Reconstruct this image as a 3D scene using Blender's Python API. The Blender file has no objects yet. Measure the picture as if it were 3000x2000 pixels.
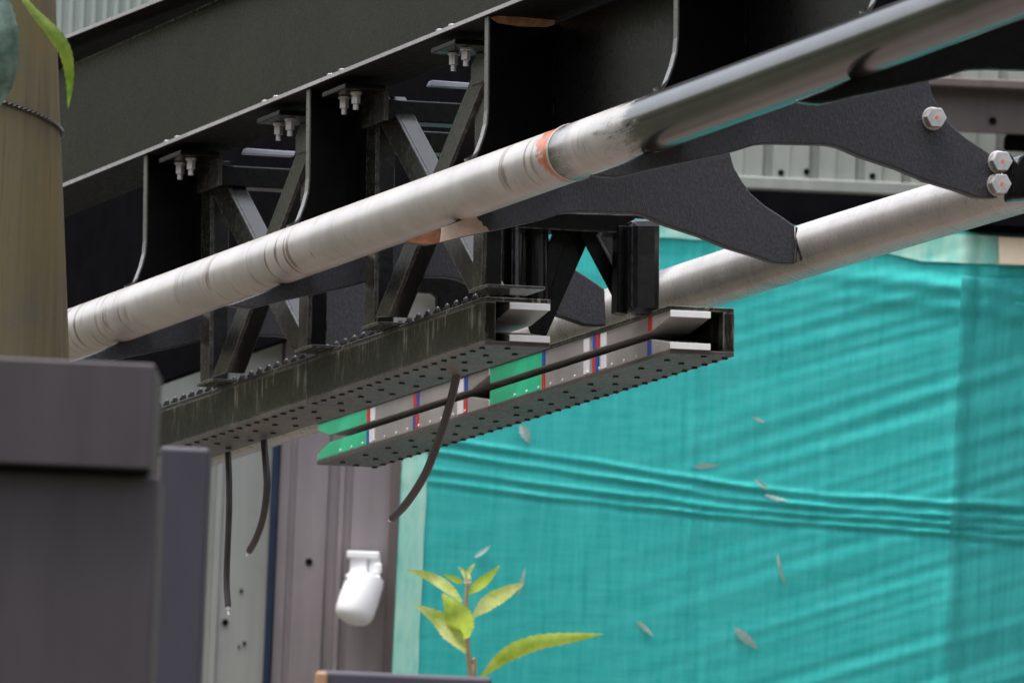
import bpy, bmesh, math, random
from mathutils import Vector, Matrix, noise
random.seed(7)
sc = bpy.context.scene
col = sc.collection

# ---------------------------------------------------------------- camera
FPX = 38300.0                      # focal length in pixels of a 3000 px wide picture
PITCH, ROLL = math.radians(3.0), math.radians(2.45)
CAM = Vector((0, 0, 1.6))
fw = Vector((0, math.cos(PITCH), math.sin(PITCH)))
r0 = Vector((1, 0, 0))
u0 = Vector((0, -math.sin(PITCH), math.cos(PITCH)))
RT = r0*math.cos(ROLL) + u0*math.sin(ROLL)
UP = -r0*math.sin(ROLL) + u0*math.cos(ROLL)
cd = bpy.data.cameras.new('camera')
cam = bpy.data.objects.new('camera', cd)
col.objects.link(cam)
m = Matrix((RT, UP, -fw)).transposed().to_4x4()
m.translation = CAM
cam.matrix_world = m
cd.sensor_width = 36.0
cd.lens = 36.0*FPX/3000.0
cd.clip_start, cd.clip_end = 0.5, 2000.0
cd.dof.use_dof = True
cd.dof.focus_distance = 33.8
cd.dof.aperture_fstop = 9.5
cd.dof.aperture_blades = 7
sc.camera = cam

# ---------------------------------------------------------------- world, sun, exposure
w = bpy.data.worlds.new('World'); sc.world = w; w.use_nodes = True
nt = w.node_tree
sky = nt.nodes.new('ShaderNodeTexSky'); sky.sky_type = 'NISHITA'; sky.sun_disc = False
SUN_EL, SUN_ROT = math.radians(80), math.radians(251)
sky.sun_elevation, sky.sun_rotation = SUN_EL, SUN_ROT
sky.air_density, sky.dust_density, sky.ozone_density = 1.0, 4.0, 1.0
hs = nt.nodes.new('ShaderNodeHueSaturation'); hs.inputs['Saturation'].default_value = 0.35
nt.links.new(sky.outputs[0], hs.inputs['Color'])
nt.links.new(hs.outputs[0], nt.nodes['Background'].inputs[0])
nt.nodes['Background'].inputs[1].default_value = 0.14
sd = bpy.data.lights.new('sun', 'SUN'); sd.energy = 1.5; sd.angle = math.radians(38)
sd.color = (1.0, 0.97, 0.93)
sun = bpy.data.objects.new('sun', sd); col.objects.link(sun)
az = SUN_ROT
sdir = Vector((math.sin(az)*math.cos(SUN_EL), math.cos(az)*math.cos(SUN_EL), math.sin(SUN_EL)))
sun.rotation_euler = sdir.to_track_quat('Z', 'Y').to_euler()
sc.view_settings.view_transform = 'Standard'
sc.view_settings.look = 'None'
sc.view_settings.gamma = 1.0
sc.view_settings.use_curve_mapping = False
sc.view_settings.exposure = 1.6
sc.cycles.use_denoising = True
sc.cycles.denoiser = 'OPENIMAGEDENOISE'
sc.cycles.max_bounces = 8
sc.cycles.transparent_max_bounces = 8

# ---------------------------------------------------------------- geometry helpers
def ray(px, py):
    return fw + RT*((px-1500)/FPX) - UP*((py-1000)/FPX)
def P(px, py, Z):
    return CAM + ray(px, py)*Z
def onY(px, py, Y):                       # point on the upright plane y = Y facing the camera
    d = ray(px, py)
    return CAM + d*((Y-CAM.y)/d.y)
def cam2w(v):
    return RT*v[0] - UP*v[1] + fw*v[2]
D = cam2w((-13070, 4300, FPX)).normalized()
Tq = Vector((0.947, 0.0445, 0)); dc = Vector((-13070, 4300, FPX)).normalized()
Tq.z = -(dc.x*Tq.x + dc.y*Tq.y)/dc.z
T = cam2w(Tq).normalized()
S = -D                                    # along the track, towards the camera
N = S.cross(T)
if N.z < 0: N = -N
O = P(1419, 1010, 34.0)
def W(s, t, n): return O + S*s + T*t + N*n
def stn(p):
    q = p - O
    return q.dot(S), q.dot(T), q.dot(N)
AX = {'s': S, 't': T, 'n': N}
def on(ax, val, px, py):
    d = ray(px, py); A = AX[ax]
    lam = (val - (CAM-O).dot(A)) / d.dot(A)
    return CAM + d*lam
def onST(ax, val, px, py): return stn(on(ax, val, px, py))

def obj(name, verts, faces, mat, parent=None, smooth=False, bevel=0.0, origin=None, uvs=None, sharp=None):
    vs = [Vector(v) for v in verts]
    if origin is None:
        c = Vector((0, 0, 0))
        for v in vs: c += v
        c /= len(vs)
        if parent is None: c.z = min(v.z for v in vs)
    else: c = Vector(origin)
    me = bpy.data.meshes.new(name)
    me.from_pydata([v-c for v in vs], [], faces)
    bm = bmesh.new(); bm.from_mesh(me)
    bmesh.ops.recalc_face_normals(bm, faces=bm.faces)
    bm.to_mesh(me); bm.free()
    if uvs:
        ul = me.uv_layers.new(name='UVMap')
        for lp in me.loops: ul.data[lp.index].uv = uvs[lp.vertex_index]
    for p in me.polygons: p.use_smooth = smooth
    if smooth and sharp: me.set_sharp_from_angle(angle=math.radians(sharp))
    me.materials.append(mat)
    o = bpy.data.objects.new(name, me); col.objects.link(o)
    if parent:
        o.parent = parent
        base = parent.location.copy()
        if parent.parent: base += parent.parent.location
        o.location = c - base
    else: o.location = c
    if bevel:
        b = o.modifiers.new('bevel', 'BEVEL'); b.width = bevel; b.segments = 2; b.limit_method = 'ANGLE'
        b.angle_limit = math.radians(40)
    return o
def empty(name, loc, label, cat, group=None):
    o = bpy.data.objects.new(name, None); col.objects.link(o); o.location = loc
    o.empty_display_size = 0.1
    tag(o, label, cat, group); return o
def tag(o, label=None, cat=None, group=None, kind=None):
    if label: o['label'] = label
    if cat: o['category'] = cat
    if group: o['group'] = group
    if kind: o['kind'] = kind
    return o
class MB:
    def __init__(s): s.v = []; s.f = []
    def add(s, vs, fs):
        b = len(s.v); s.v += [Vector(v) for v in vs]; s.f += [[i+b for i in f] for f in fs]; return s
    def prism(s, pts, vec):
        n = len(pts); vec = Vector(vec)
        vs = list(pts) + [Vector(p)+vec for p in pts]
        fs = [list(range(n)), list(range(2*n-1, n-1, -1))] + [[i, (i+1) % n, n+(i+1) % n, n+i] for i in range(n)]
        return s.add(vs, fs)
    def tbox(s, s0, s1, t0, t1, n0, n1):
        c = [W(a, b, d) for d in (n0, n1) for (a, b) in ((s0, t0), (s1, t0), (s1, t1), (s0, t1))]
        return s.add(c, [[0,1,2,3],[4,5,6,7],[0,1,5,4],[1,2,6,5],[2,3,7,6],[3,0,4,7]])
    def cyl(s, c, axis, r, h, k=16, r2=None, rot=0.0):
        axis = Vector(axis).normalized(); c = Vector(c)
        a = axis.orthogonal().normalized(); b = axis.cross(a)
        r2 = r if r2 is None else r2
        vs = []
        for (rr, hh) in ((r, 0), (r2, h)):
            for i in range(k):
                q = 2*math.pi*i/k + rot
                vs.append(c + axis*hh + (a*math.cos(q)+b*math.sin(q))*rr)
        fs = [list(range(k)), list(range(2*k-1, k-1, -1))] + [[i, (i+1) % k, k+(i+1) % k, k+i] for i in range(k)]
        return s.add(vs, fs)
    def dome(s, c, axis, r, k=12, m=4, f=1.0):
        axis = Vector(axis).normalized(); a = axis.orthogonal().normalized(); b = axis.cross(a)
        vs = []; fs = []
        for j in range(m):
            ph = math.pi/2*j/m
            for i in range(k):
                q = 2*math.pi*i/k
                vs.append(Vector(c) + axis*(r*f*math.sin(ph)) + (a*math.cos(q)+b*math.sin(q))*(r*math.cos(ph)))
        vs.append(Vector(c)+axis*r*f)
        for j in range(m-1):
            for i in range(k):
                fs.append([j*k+i, j*k+(i+1) % k, (j+1)*k+(i+1) % k, (j+1)*k+i])
        for i in range(k): fs.append([(m-1)*k+i, (m-1)*k+(i+1) % k, m*k])
        fs.append(list(range(k)))
        return s.add(vs, fs)
    def build(s, name, mat, parent=None, **k): return obj(name, s.v, s.f, mat, parent, **k)
def polyS(pts, s, ds): return MB().prism([on('s', s, x, y) for x, y in pts], S*ds)
def polyT(pts, t, dt): return MB().prism([on('t', t, x, y) for x, y in pts], T*dt)
def catmull(pts, k=8):
    pts = [Vector(p) for p in pts]; out = []
    q = [pts[0]*2-pts[1]] + pts + [pts[-1]*2-pts[-2]]
    for i in range(1, len(q)-2):
        for j in range(k):
            u = j/k; a, b, c, d = q[i-1], q[i], q[i+1], q[i+2]
            out.append(0.5*((2*b)+(c-a)*u+(2*a-5*b+4*c-d)*u*u+(3*b-a-3*c+d)*u**3))
    out.append(pts[-1]); return out
def tube(name, pts, r, mat, parent=None, k=32, cap=True, rfun=None, origin=None):
    pts = [Vector(p) for p in pts]; vs = []; fs = []; uv = []; L = 0
    up = Vector((0, 0, 1)); n = len(pts)
    ref = None
    for i, p in enumerate(pts):
        d = (pts[min(i+1, n-1)] - pts[max(i-1, 0)]).normalized()
        if i: L += (p-pts[i-1]).length
        a = ref if ref is not None else (up if abs(d.z) < .9 else Vector((1, 0, 0)))
        a = (a - d*a.dot(d)).normalized(); ref = a
        b = d.cross(a); rr = r if rfun is None else rfun(i/(n-1))
        for j in range(k+1):
            q = 2*math.pi*j/k
            vs.append(p + (a*math.cos(q)+b*math.sin(q))*rr); uv.append((L, j/k))
    for i in range(n-1):
        for j in range(k):
            fs.append([i*(k+1)+j, i*(k+1)+j+1, (i+1)*(k+1)+j+1, (i+1)*(k+1)+j])
    if cap:
        fs.append(list(range(k))); fs.append([(n-1)*(k+1)+j for j in range(k)][::-1])
    o = obj(name, vs, fs, mat, parent, smooth=True, uvs=uv, sharp=50, origin=origin)
    return o
def copy_tree(o, off, parent=None):
    c = o.copy(); col.objects.link(c)
    if parent: c.parent = parent
    else: c.location = o.location + off
    for ch in o.children: copy_tree(ch, off, c)
    return c

# ---------------------------------------------------------------- materials
class NT:
    def __init__(s, name):
        s.m = bpy.data.materials.new(name); s.m.use_nodes = True; s.t = s.m.node_tree
        s.b = s.t.nodes['Principled BSDF']
    def n(s, typ, **k):
        x = s.t.nodes.new('ShaderNode'+typ)
        for a, v in k.items(): setattr(x, a, v)
        return x
    def l(s, a, b): s.t.links.new(a, b)
    def coords(s, kind='Object', scale=(1, 1, 1), rot=(0, 0, 0)):
        tc = s.n('TexCoord'); mp = s.n('Mapping')
        mp.inputs['Scale'].default_value = scale; mp.inputs['Rotation'].default_value = rot
        s.l(tc.outputs[kind], mp.inputs[0]); return mp.outputs[0]
    def noise(s, co, scale=5, detail=4, rough=.6, dist=0.0):
        x = s.n('TexNoise'); x.inputs['Scale'].default_value = scale; x.inputs['Detail'].default_value = detail
        x.inputs['Roughness'].default_value = rough; x.inputs['Distortion'].default_value = dist
        if co is not None: s.l(co, x.inputs['Vector'])
        return x.outputs[0]
    def ramp(s, f, stops):
        x = s.n('ValToRGB'); e = x.color_ramp.elements
        e[0].position, e[0].color = stops[0][0], (*stops[0][1], 1) if len(stops[0][1]) == 3 else stops[0][1]
        e[1].position, e[1].color = stops[-1][0], (*stops[-1][1], 1)
        for p, c in stops[1:-1]:
            q = e.new(p); q.color = (*c, 1)
        s.l(f, x.inputs[0]); return x.outputs[0]
    def rng(s, f, a, b, c=0.0, d=1.0):
        x = s.n('MapRange'); x.inputs[1].default_value = a; x.inputs[2].default_value = b
        x.inputs[3].default_value = c; x.inputs[4].default_value = d
        s.l(f, x.inputs[0]); return x.outputs[0]
    def math(s, op, a, b=None):
        x = s.n('Math', operation=op)
        for i, v in enumerate((a, b)):
            if v is None: continue
            if isinstance(v, (int, float)): x.inputs[i].default_value = v
            else: s.l(v, x.inputs[i])
        return x.outputs[0]
    def mix(s, f, a, b):
        x = s.n('MixRGB')
        for i, v in enumerate((f, a, b)):
            if isinstance(v, (int, float)): x.inputs[i].default_value = v
            elif isinstance(v, tuple): x.inputs[i].default_value = (*v, 1)
            else: s.l(v, x.inputs[i])
        return x.outputs[0]
    def bump(s, h, strength=.2, dist=.01):
        x = s.n('Bump'); x.inputs['Strength'].default_value = strength; x.inputs['Distance'].default_value = dist
        s.l(h, x.inputs['Height']); s.l(x.outputs[0], s.b.inputs['Normal'])
    def set(s, **k):
        for a, v in k.items():
            i = s.b.inputs[a.replace('_', ' ')]
            if hasattr(v, 'is_output'): s.l(v, i)
            else: i.default_value = (*v, 1) if isinstance(v, tuple) else v
        return s
    def edge(s, radius=.008, lo=.02, hi=.3):                 # worn edges, on the girder a painted sky glint, from real curvature
        bv = s.n('Bevel'); bv.samples = 6; bv.inputs[0].default_value = radius
        ge = s.n('NewGeometry'); dt = s.n('VectorMath', operation='DOT_PRODUCT')
        s.l(bv.outputs[0], dt.inputs[0]); s.l(ge.outputs['Normal'], dt.inputs[1])
        return s.rng(s.math('SUBTRACT', 1.0, dt.outputs['Value']), lo, hi)

def painted(name, base, rough, dust=(.12, .115, .10), dustamt=.3, grain=.15, edge=0.0, edgecol=(.35, .34, .33), sheen=6, streak=False, bump_d=.004):
    x = NT(name)
    co = x.coords()
    big = x.noise(co, 2.5, 6, .65)
    fine = x.noise(co, 60, 3, .6)
    d = x.rng(x.math('ADD', x.math('MULTIPLY', big, .75), x.math('MULTIPLY', fine, .25)), .45, .75, 0, dustamt)
    c = x.mix(d, base, dust)
    if streak:
        st = x.noise(x.coords(scale=(90, 90, 6)), 1.0, 4, .7)
        sm = x.rng(x.math('MULTIPLY', x.rng(st, .53, .62), x.rng(x.noise(co, 9, 3), .46, .62)), 0, 1, 0, .55)
        c = x.mix(sm, c, (.30, .29, .26))
    if edge:
        e = x.math('MULTIPLY', x.edge(), x.rng(x.noise(co, 35, 4, .7), .35, .6, 0, edge))
        c = x.mix(e, c, edgecol)
    x.set(Base_Color=c, Roughness=x.rng(fine, .3, .7, rough*.8, rough*1.25))
    x.bump(x.math('ADD', x.noise(co, sheen, 3, .5), x.math('MULTIPLY', x.noise(co, 250, 2), grain)), .25, bump_d)
    return x.m
M = {}
M['black'] = painted('black_gloss_paint', (.0018, .0018, .0024), .17, dust=(.02,.017,.017), dustamt=.12, edge=.6)
M['black_matt'] = painted('black_satin_paint', (.002, .0019, .0021), .30, dust=(.016,.014,.013), dustamt=.15)
M['girder'] = painted('dusty_black_paint', (.0065, .0063, .0030), .27, dust=(.021, .0198, .0080), dustamt=.7, grain=.02, sheen=3, bump_d=.002, edge=.9, edgecol=(.55, .54, .53))
M['flange_under'] = painted('dull_black_flange', (.0035, .0035, .003), .7, dust=(.012,.011,.009), dustamt=.5, edge=.6)
M['flange_under'].node_tree.nodes['Principled BSDF'].inputs['Specular IOR Level'].default_value = .08
M['column'] = painted('gloss_column_paint', (.003, .003, .004), .2, dust=(.03, .028, .03), dustamt=.2, edge=.6, sheen=9, bump_d=.006)
for k_, v_ in (('girder', .11), ('black', .20), ('black_matt', .2)): M[k_].node_tree.nodes['Principled BSDF'].inputs['Specular IOR Level'].default_value = v_
M['truss'] = painted('scuffed_black_paint', (.007, .0073, .0055), .24, dust=(.075, .069, .056), dustamt=.65, edge=.8, streak=False)
M['beam'] = painted('scratched_black_paint', (.008, .0084, .004), .36, dust=(.022, .0235, .011), dustamt=.7, edge=1.3, edgecol=(.42, .40, .37), streak=True)
M['beam'].node_tree.nodes['Principled BSDF'].inputs['Specular IOR Level'].default_value = .22

M['beamgloss'] = painted('gloss_black_underside', (.045, .039, .036), .48, dust=(.17, .125, .10), dustamt=.65, edge=.8, sheen=5, bump_d=.0015, grain=.05)
def tie_mat():
    x = NT('gritty_grey_coating'); co = x.coords()
    g = x.noise(x.coords(scale=(1, 1, .45)), 190, 3, .75)
    b = x.noise(co, 4, 4, .6)
    c = x.mix(x.rng(g, .35, .7), (.011, .011, .015), (.034, .034, .043))
    c = x.mix(x.rng(b, .4, .75, 0, .5), c, (.02, .0195, .022))
    x.set(Base_Color=c, Roughness=.5)
    x.bump(g, .5, .004); return x.m
M['tie'] = tie_mat()

def simple(name, c, rough=.5, metal=0.0, var=.25, scale=8, bump=.1):
    x = NT(name); co = x.coords(); nz = x.noise(co, scale, 5, .65)
    dark = tuple(v*(1-var) for v in c); lite = tuple(min(1, v*(1+var*.6)) for v in c)
    x.set(Base_Color=x.ramp(nz, [(.3, dark), (.7, lite)]), Roughness=x.rng(nz, .3, .7, rough*.85, min(1, rough*1.15)), Metallic=metal)
    x.bump(x.noise(co, scale*12, 3), bump, .002); return x.m
M['zinc'] = simple('zinc_bolt', (.52, .50, .50), .38, .6, .2, 40)
M['zinc_white'] = simple('white_alloy', (.80, .80, .82), .35, 0, .06, 20)
M['darkbolt'] = simple('dark_bolt', (.016, .015, .016), .3, .0, .4, 60)
M['orange'] = simple('orange_mark', (.75, .14, .06), .6)
M['rust'] = simple('rust', (.22, .085, .035), .85, 0, .6, 30, .5)
M['bare'] = simple('bare_primer', (.55, .42, .34), .6, 0, .25, 25)
M['green'] = simple('green_end_block', (.025, .56, .28), .35, 0, .25, 9)
M['red'] = simple('red_mark', (.55, .03, .025), .5, 0, .1)
M['blue'] = simple('blue_mark', (.02, .07, .38), .5, 0, .1)
M['label'] = simple('white_sticker', (.75, .75, .80), .6, 0, .08)
M['magnet'] = simple('magnet_steel', (.38, .36, .345), .42, .25, .22, 6)
M['cable'] = simple('cable_rubber', (.035, .030, .031), .45, 0, .3, 30)
M['hole'] = simple('dark_hole', (.008, .008, .01), .8)
M['hole'].node_tree.nodes['Principled BSDF'].inputs['Specular IOR Level'].default_value = 0

def plate_under():
    x = NT('galvanised_underside'); co = x.coords()
    a = x.noise(co, 3, 5, .6); b = x.noise(co, 14, 4, .7)
    c = x.mix(x.rng(a, .35, .7), (.20, .19, .175), (.28, .225, .19))
    c = x.mix(x.rng(b, .62, .72, 0, .5), c, (.36, .20, .09))
    x.set(Base_Color=c, Roughness=.38, Metallic=.25); x.bump(b, .08, .003); return x.m
M['under'] = plate_under()
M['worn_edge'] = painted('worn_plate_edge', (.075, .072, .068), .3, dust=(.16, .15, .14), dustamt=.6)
M['flange_glint'] = painted('flange_sky_glint', (.26, .255, .26), .3, dust=(.45, .44, .44), dustamt=.7)  # pale colour paints the sky glint along the flange edges

# ---------------------------------------------------------------- ground and surroundings
gm = NT('paved_ground'); co = gm.coords()
gm.set(Base_Color=gm.mix(gm.rng(gm.noise(co, .8, 6), .35, .65), (.105, .082, .072), (.16, .127, .112)), Roughness=.9)
gnd = obj('ground', [(-400, -400, 0), (400, -400, 0), (400, 400, 0), (-400, 400, 0)], [[0, 1, 2, 3]], gm.m)
tag(gnd, kind='structure')
vg = NT('dark_patch_green'); co = vg.coords()  # unseen dark ground, added to darken what the rails reflect
vg.set(Base_Color=vg.mix(vg.rng(vg.noise(co, 1.5, 6, .7), .35, .65), (.014, .018, .008), (.045, .05, .02)), Roughness=.95)
dark_gnd = obj('dark_ground_patches', [(-200, -200, .004), (200, -200, .004), (200, 27.5, .004), (-200, 27.5, .004), (-1.7, 39.3, .004), (-1.7, 150, .004), (-200, 150, .004), (-200, 39.3, .004)], [[0, 1, 2, 3], [4, 5, 6, 7]], vg.m)
tag(dark_gnd, kind='structure')
hm = NT('dark_ring_green'); co = hm.coords()  # unseen ring added to darken reflections and block low sky
hm.set(Base_Color=hm.mix(hm.rng(hm.noise(co, .35, 6, .7), .35, .65), (.014, .017, .008), (.045, .047, .020)), Roughness=.95)
vs = []; fs = []; K = 96
for j, (rad, hh) in enumerate(((75, -1), (80, 20), (90, 33), (120, 50))):
    for i in range(K):
        a = 2*math.pi*i/K; hv = hh*(1+.25*noise.noise(Vector((math.cos(a)*4, math.sin(a)*4, j*.7)))) if hh > 0 else hh
        da = abs((a - math.atan2(.94, -.33) + math.pi) % (2*math.pi) - math.pi)      # dip shaped to let low sky highlight the rail
        if hh > 0: hv *= .31 + .69*min(1, max(0, (da-.32)/.35))
        vs.append((rad*math.cos(a), 10+rad*math.sin(a), hv))
for j in range(3):
    for i in range(K): fs.append([j*K+i, j*K+(i+1) % K, (j+1)*K+(i+1) % K, (j+1)*K+i])
dark_ring = obj('unseen_dark_ring', vs, fs, hm.m, smooth=True); tag(dark_ring, kind='structure')

# ---------------------------------------------------------------- back wall (upright planes facing the camera)
YW = 43.0
def wall_mat(name, a, b, streak=.5):
    x = NT(name)
    st = x.noise(x.coords(scale=(9, 9, .6)), 1.0, 5, .65)
    g = x.noise(x.coords(), 5, 5, .65)
    c = x.mix(x.rng(st, .35, .7), a, b)
    c = x.mix(x.rng(g, .5, .75, 0, .35), c, tuple(v*.7 for v in a))
    x.set(Base_Color=c, Roughness=.55); x.bump(g, .1, .003); return x.m
M['wall_grey'] = wall_mat('grey_sheet', (.31, .32, .295), (.41, .415, .385))
M['wall_mauve'] = wall_mat('mauve_sheet', (.235, .20, .208), (.315, .275, .28))
M['wall_green'] = wall_mat('greygreen_sheet', (.25, .265, .24), (.34, .352, .32))
M['wall_green_far'] = wall_mat('greygreen_roof_sheet', (.26, .30, .28), (.36, .40, .37))
M['brown'] = wall_mat('brown_steel', (.10, .075, .072), (.15, .115, .108))
M['dark'] = simple('dark_interior', (.006, .006, .007), .9)
M['dark'].node_tree.nodes['Principled BSDF'].inputs['Specular IOR Level'].default_value = 0
M['bluetrim'] = simple('blue_trim', (.006, .020, .052), .5)
M['cream'] = simple('cream_board', (.85, .72, .54), .7, 0, .15, 3)

def wz(px, py, Y): p = onY(px, py, Y); return p.x, p.z
def sheet(name, x0, x1, z0, z1, Y, profile, mat, parent=None):
    """ribbed sheet: profile = list of (x fraction in m from x0, proud distance towards camera)"""
    vs = []; fs = []
    for (x, d) in profile:
        for z in (z0, z1): vs.append((x, Y-d, z))
    n = len(profile)
    for (x, d) in ((profile[-1][0], -.02), (profile[0][0], -.02)):
        for z in (z0, z1): vs.append((x, Y+.06, z))
    for i in range(n+1): fs.append([2*i, 2*i+2, 2*i+3, 2*i+1])
    fs.append([2*(n+1), 0, 1, 2*(n+1)+1])
    return obj(name, vs, fs, mat, parent)
def ribs(x0, x1, centres, wtop, wside, d):
    pr = [(x0, 0)]
    for c in centres:
        if c-wtop/2-wside > x0 and c+wtop/2+wside < x1:
            pr += [(c-wtop/2-wside, 0), (c-wtop/2, d), (c+wtop/2, d), (c+wtop/2+wside, 0)]
    return pr + [(x1, 0)]
PXM = FPX/YW

# left: pale grey panel behind the hanging cables
xL, _ = wz(300, 1500, YW); xR, _ = wz(800, 1650, YW); _, ztop = wz(780, 982, YW)
pg = empty('wall_panel', (xL, YW, 0), 'pale grey wall panel behind the two hanging cables', 'wall panel')
x650, _ = wz(645, 1650, YW)
sheet('sheet', xL, xR, 0, ztop, YW, [(xL, 0), (x650-.03, 0), (x650-.022, .02), (x650-.004, .02), (x650+.004, 0), (xR-.012, 0), (xR, .012)], M['wall_grey'], pg)
for (px, py, r) in ((660, 1822, .011), (707, 1730, .006), (716, 1883, .006), (700, 1893, .004)):
    p = onY(px, py, YW); MB().cyl(p, (0, -1, 0), r, .006, 12).build('screw_hole', M['hole'], pg)
# dark blue strip
xb, _ = wz(795, 1650, YW)
bs = MB(); bs.add([(xb-.012+dx, YW-.045+dy, z) for z in (0, onY(795, 1240, YW).z) for dx, dy in ((0, 0), (.024, 0), (.024, .03), (0, .03))],
                  [[0,1,2,3],[4,5,6,7],[0,1,5,4],[1,2,6,5],[2,3,7,6],[3,0,4,7]])
tag(bs.build('trim_strip', M['bluetrim'], bevel=.003), 'narrow dark blue vertical strip between the grey and mauve wall panels', 'trim')
# mauve panel
xm0 = xb+.016; xm1, _ = wz(1134, 1650, YW)
pm = empty('wall_panel', (xm0, YW, 0), 'mauve ribbed wall panel behind the white lamp', 'wall panel')
pr = [(xm0, 0)]
for px, wd, d in ((848, .006, -.010), (968, .014, -.022), (1012, .008, -.016)):
    x, _ = wz(px, 1650, YW); pr += [(x-wd-.006, 0), (x-wd, d), (x+wd, d), (x+wd+.006, 0)]
pr.append((xm1, 0))
sheet('sheet', xm0, xm1, 0, ztop+.02, YW-.02, pr, M['wall_mauve'], pm)
p = onY(905, 1645, YW-.02); MB().cyl(p, (0, -1, 0), .012, .004, 14).build('bolt_hole', M['hole'], pm)
# brown corner post
x0, _ = wz(1134, 1650, YW); x1, _ = wz(1172, 1650, YW)
bp = MB(); bp.add([(x, y, z) for z in (0, ztop+.1) for x, y in ((x0, YW-.07), (x1-.006, YW-.07), (x1-.006, YW+.1), (x0, YW+.1))],
                  [[0,1,2,3],[4,5,6,7],[0,1,5,4],[1,2,6,5],[2,3,7,6],[3,0,4,7]])
tag(bp.build('corner_post', M['brown'], bevel=.004), 'dark brown post between mauve panel and green net', 'post')
# dark beam above the left panels, and dark hall behind
def upbox(name, px0, px1, py0, py1, Y, depth, mat, parent=None, refx=None, refy=None, **k):
    """box whose front face is on the plane y=Y; the pixel rectangle is read at its centre lines"""
    cx, cy = (px0+px1)/2, (py0+py1)/2
    x0 = onY(px0, cy, Y).x; x1 = onY(px1, cy, Y).x; za = onY(cx, py0, Y).z; zb = onY(cx, py1, Y).z
    b = MB(); b.add([(x, y, z) for z in (zb, za) for x, y in ((x0, Y), (x1, Y), (x1, Y+depth), (x0, Y+depth))],
                    [[0,1,2,3],[4,5,6,7],[0,1,5,4],[1,2,6,5],[2,3,7,6],[3,0,4,7]])
    return b.build(name, mat, parent, **k)
tag(upbox('header_beam', 250, 1200, 900, 985, YW-.15, .4, M['dark']), 'black header beam over the grey and mauve panels', 'beam')
hall = upbox('building', -600, 4200, -900, 2600, YW+1.2, 6.0, M['dark'])
tag(hall, 'dark unlit hall behind wall panels and netting', 'building')

# upper right: pale ribbed sheet over a ledge
YU = 42.6
pu = empty('wall_panel', onY(2550, 540, YU), 'pale grey green ribbed wall sheet above the second rail', 'wall panel')
x0 = onY(1900, 470, YU).x; x1 = onY(3300, 470, YU).x; zb = onY(2400, 530, YU).z; zt = onY(2400, 150, YU).z
cent = [onY(2250+136*i, 470, YU).x for i in range(-3, 8)]
pr = [(x0, .012)]
for c in cent: pr += [(c-.018, .012), (c-.010, -.012), (c+.010, -.012), (c+.016, .012), (c+.07, .012), (c+.075, .006)]
pr.append((x1, .012))
sheet('sheet', x0, x1, zb, zt, YU, pr, M['wall_green'], pu)
for px, py in ((2288, 506), (2363, 503), (2556, 516), (2700, 522)):
    p = onY(px, py, YU-.012); MB().cyl(p, (0, -1, 0), .010, .006, 12).build('bolt', M['hole'], pu)
MB().add([(x, y, z) for z in (zb-.036, zb+.004) for x, y in ((x0, YU-.03), (x1, YU-.03), (x1, YU+.06), (x0, YU+.06))],
         [[0,1,2,3],[4,5,6,7],[0,1,5,4],[1,2,6,5],[2,3,7,6],[3,0,4,7]]).build('ledge', M['wall_green'], pu, bevel=.004)
# brown beam top right
bb = empty('roof_beam', onY(3000, 330, YU-.3), 'rusty brown horizontal steel beam in the top right corner', 'beam')
upbox('web', 2700, 3400, 262, 395, YU-.30, .05, M['brown'], bb)
upbox('flange', 2700, 3400, 238, 264, YU-.38, .2, M['brown'], bb, bevel=.004)
p = onY(2908, 354, YU-.30); MB().cyl(p, (0, -1, 0), .012, .008, 12).build('bolt', M['hole'], bb)
# small dark block right end
tag(upbox('dark_block', 2945, 3200, 395, 440, YU-.25, .15, M['dark'], bevel=.01), 'small black block under the brown beam at the right edge', 'box')

# top left ribbed roof sheet far behind
YF = 42.4
x0 = onY(-50, 50, YF).x; x1 = onY(700, 50, YF).x; z0 = onY(300, 260, YF).z; z1 = onY(300, -250, YF).z
cs = [onY(174+33.2*i, 50, YF).x for i in range(-7, 17)]
rf = sheet('roof_sheet', x0, x1, z0, z1, YF, ribs(x0, x1, cs, .013, .006, .014), M['wall_green_far'])
tag(rf, 'grey green corrugated sheet showing above the girder, top left', 'roof sheet')

# ---------------------------------------------------------------- green net
nm = NT('teal_shade_net')
weave = nm.noise(nm.coords(scale=(14, 14, 1.2)), 3.0, 5, .7)
weave2 = nm.noise(nm.coords(scale=(1.0, 1, 9)), 4.0, 4, .7)
fine = nm.noise(nm.coords(), 320, 2, .8)
f = nm.math('ADD', nm.math('MULTIPLY', weave, .4), nm.math('ADD', nm.math('MULTIPLY', weave2, .3), nm.math('MULTIPLY', fine, .3)))
nm.set(Base_Color=nm.ramp(f, [(.36, (.012, .39, .375)), (.64, (.075, .58, .55))]), Roughness=.75)
nm.b.inputs['Specular IOR Level'].default_value = .15
tr = nm.n('BsdfTransparent'); mx = nm.n('MixShader'); mx.inputs[0].default_value = .26
outn = nm.t.nodes['Material Output']
nm.l(nm.b.outputs[0], mx.inputs[1]); nm.l(tr.outputs[0], mx.inputs[2]); nm.l(mx.outputs[0], outn.inputs[0])
M['net'] = nm.m
YN = 41.0
PLEATS = [[(1150, 1285), (1359, 1302), (1665, 1348), (1900, 1384), (2106, 1419), (2259, 1440), (2463, 1460), (2820, 1480), (3300, 1506)],
          [(1150, 1312), (1277, 1327), (1563, 1373), (1900, 1419), (2157, 1465), (2565, 1501), (3300, 1548)],
          [(1150, 1365), (1267, 1378), (1600, 1425), (1900, 1462), (2200, 1500), (2600, 1525), (3300, 1575)],
          [(1150, 1404), (1267, 1414), (1614, 1460), (1900, 1491), (2310, 1531), (2565, 1549), (2820, 1567), (3300, 1618)]]
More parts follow.
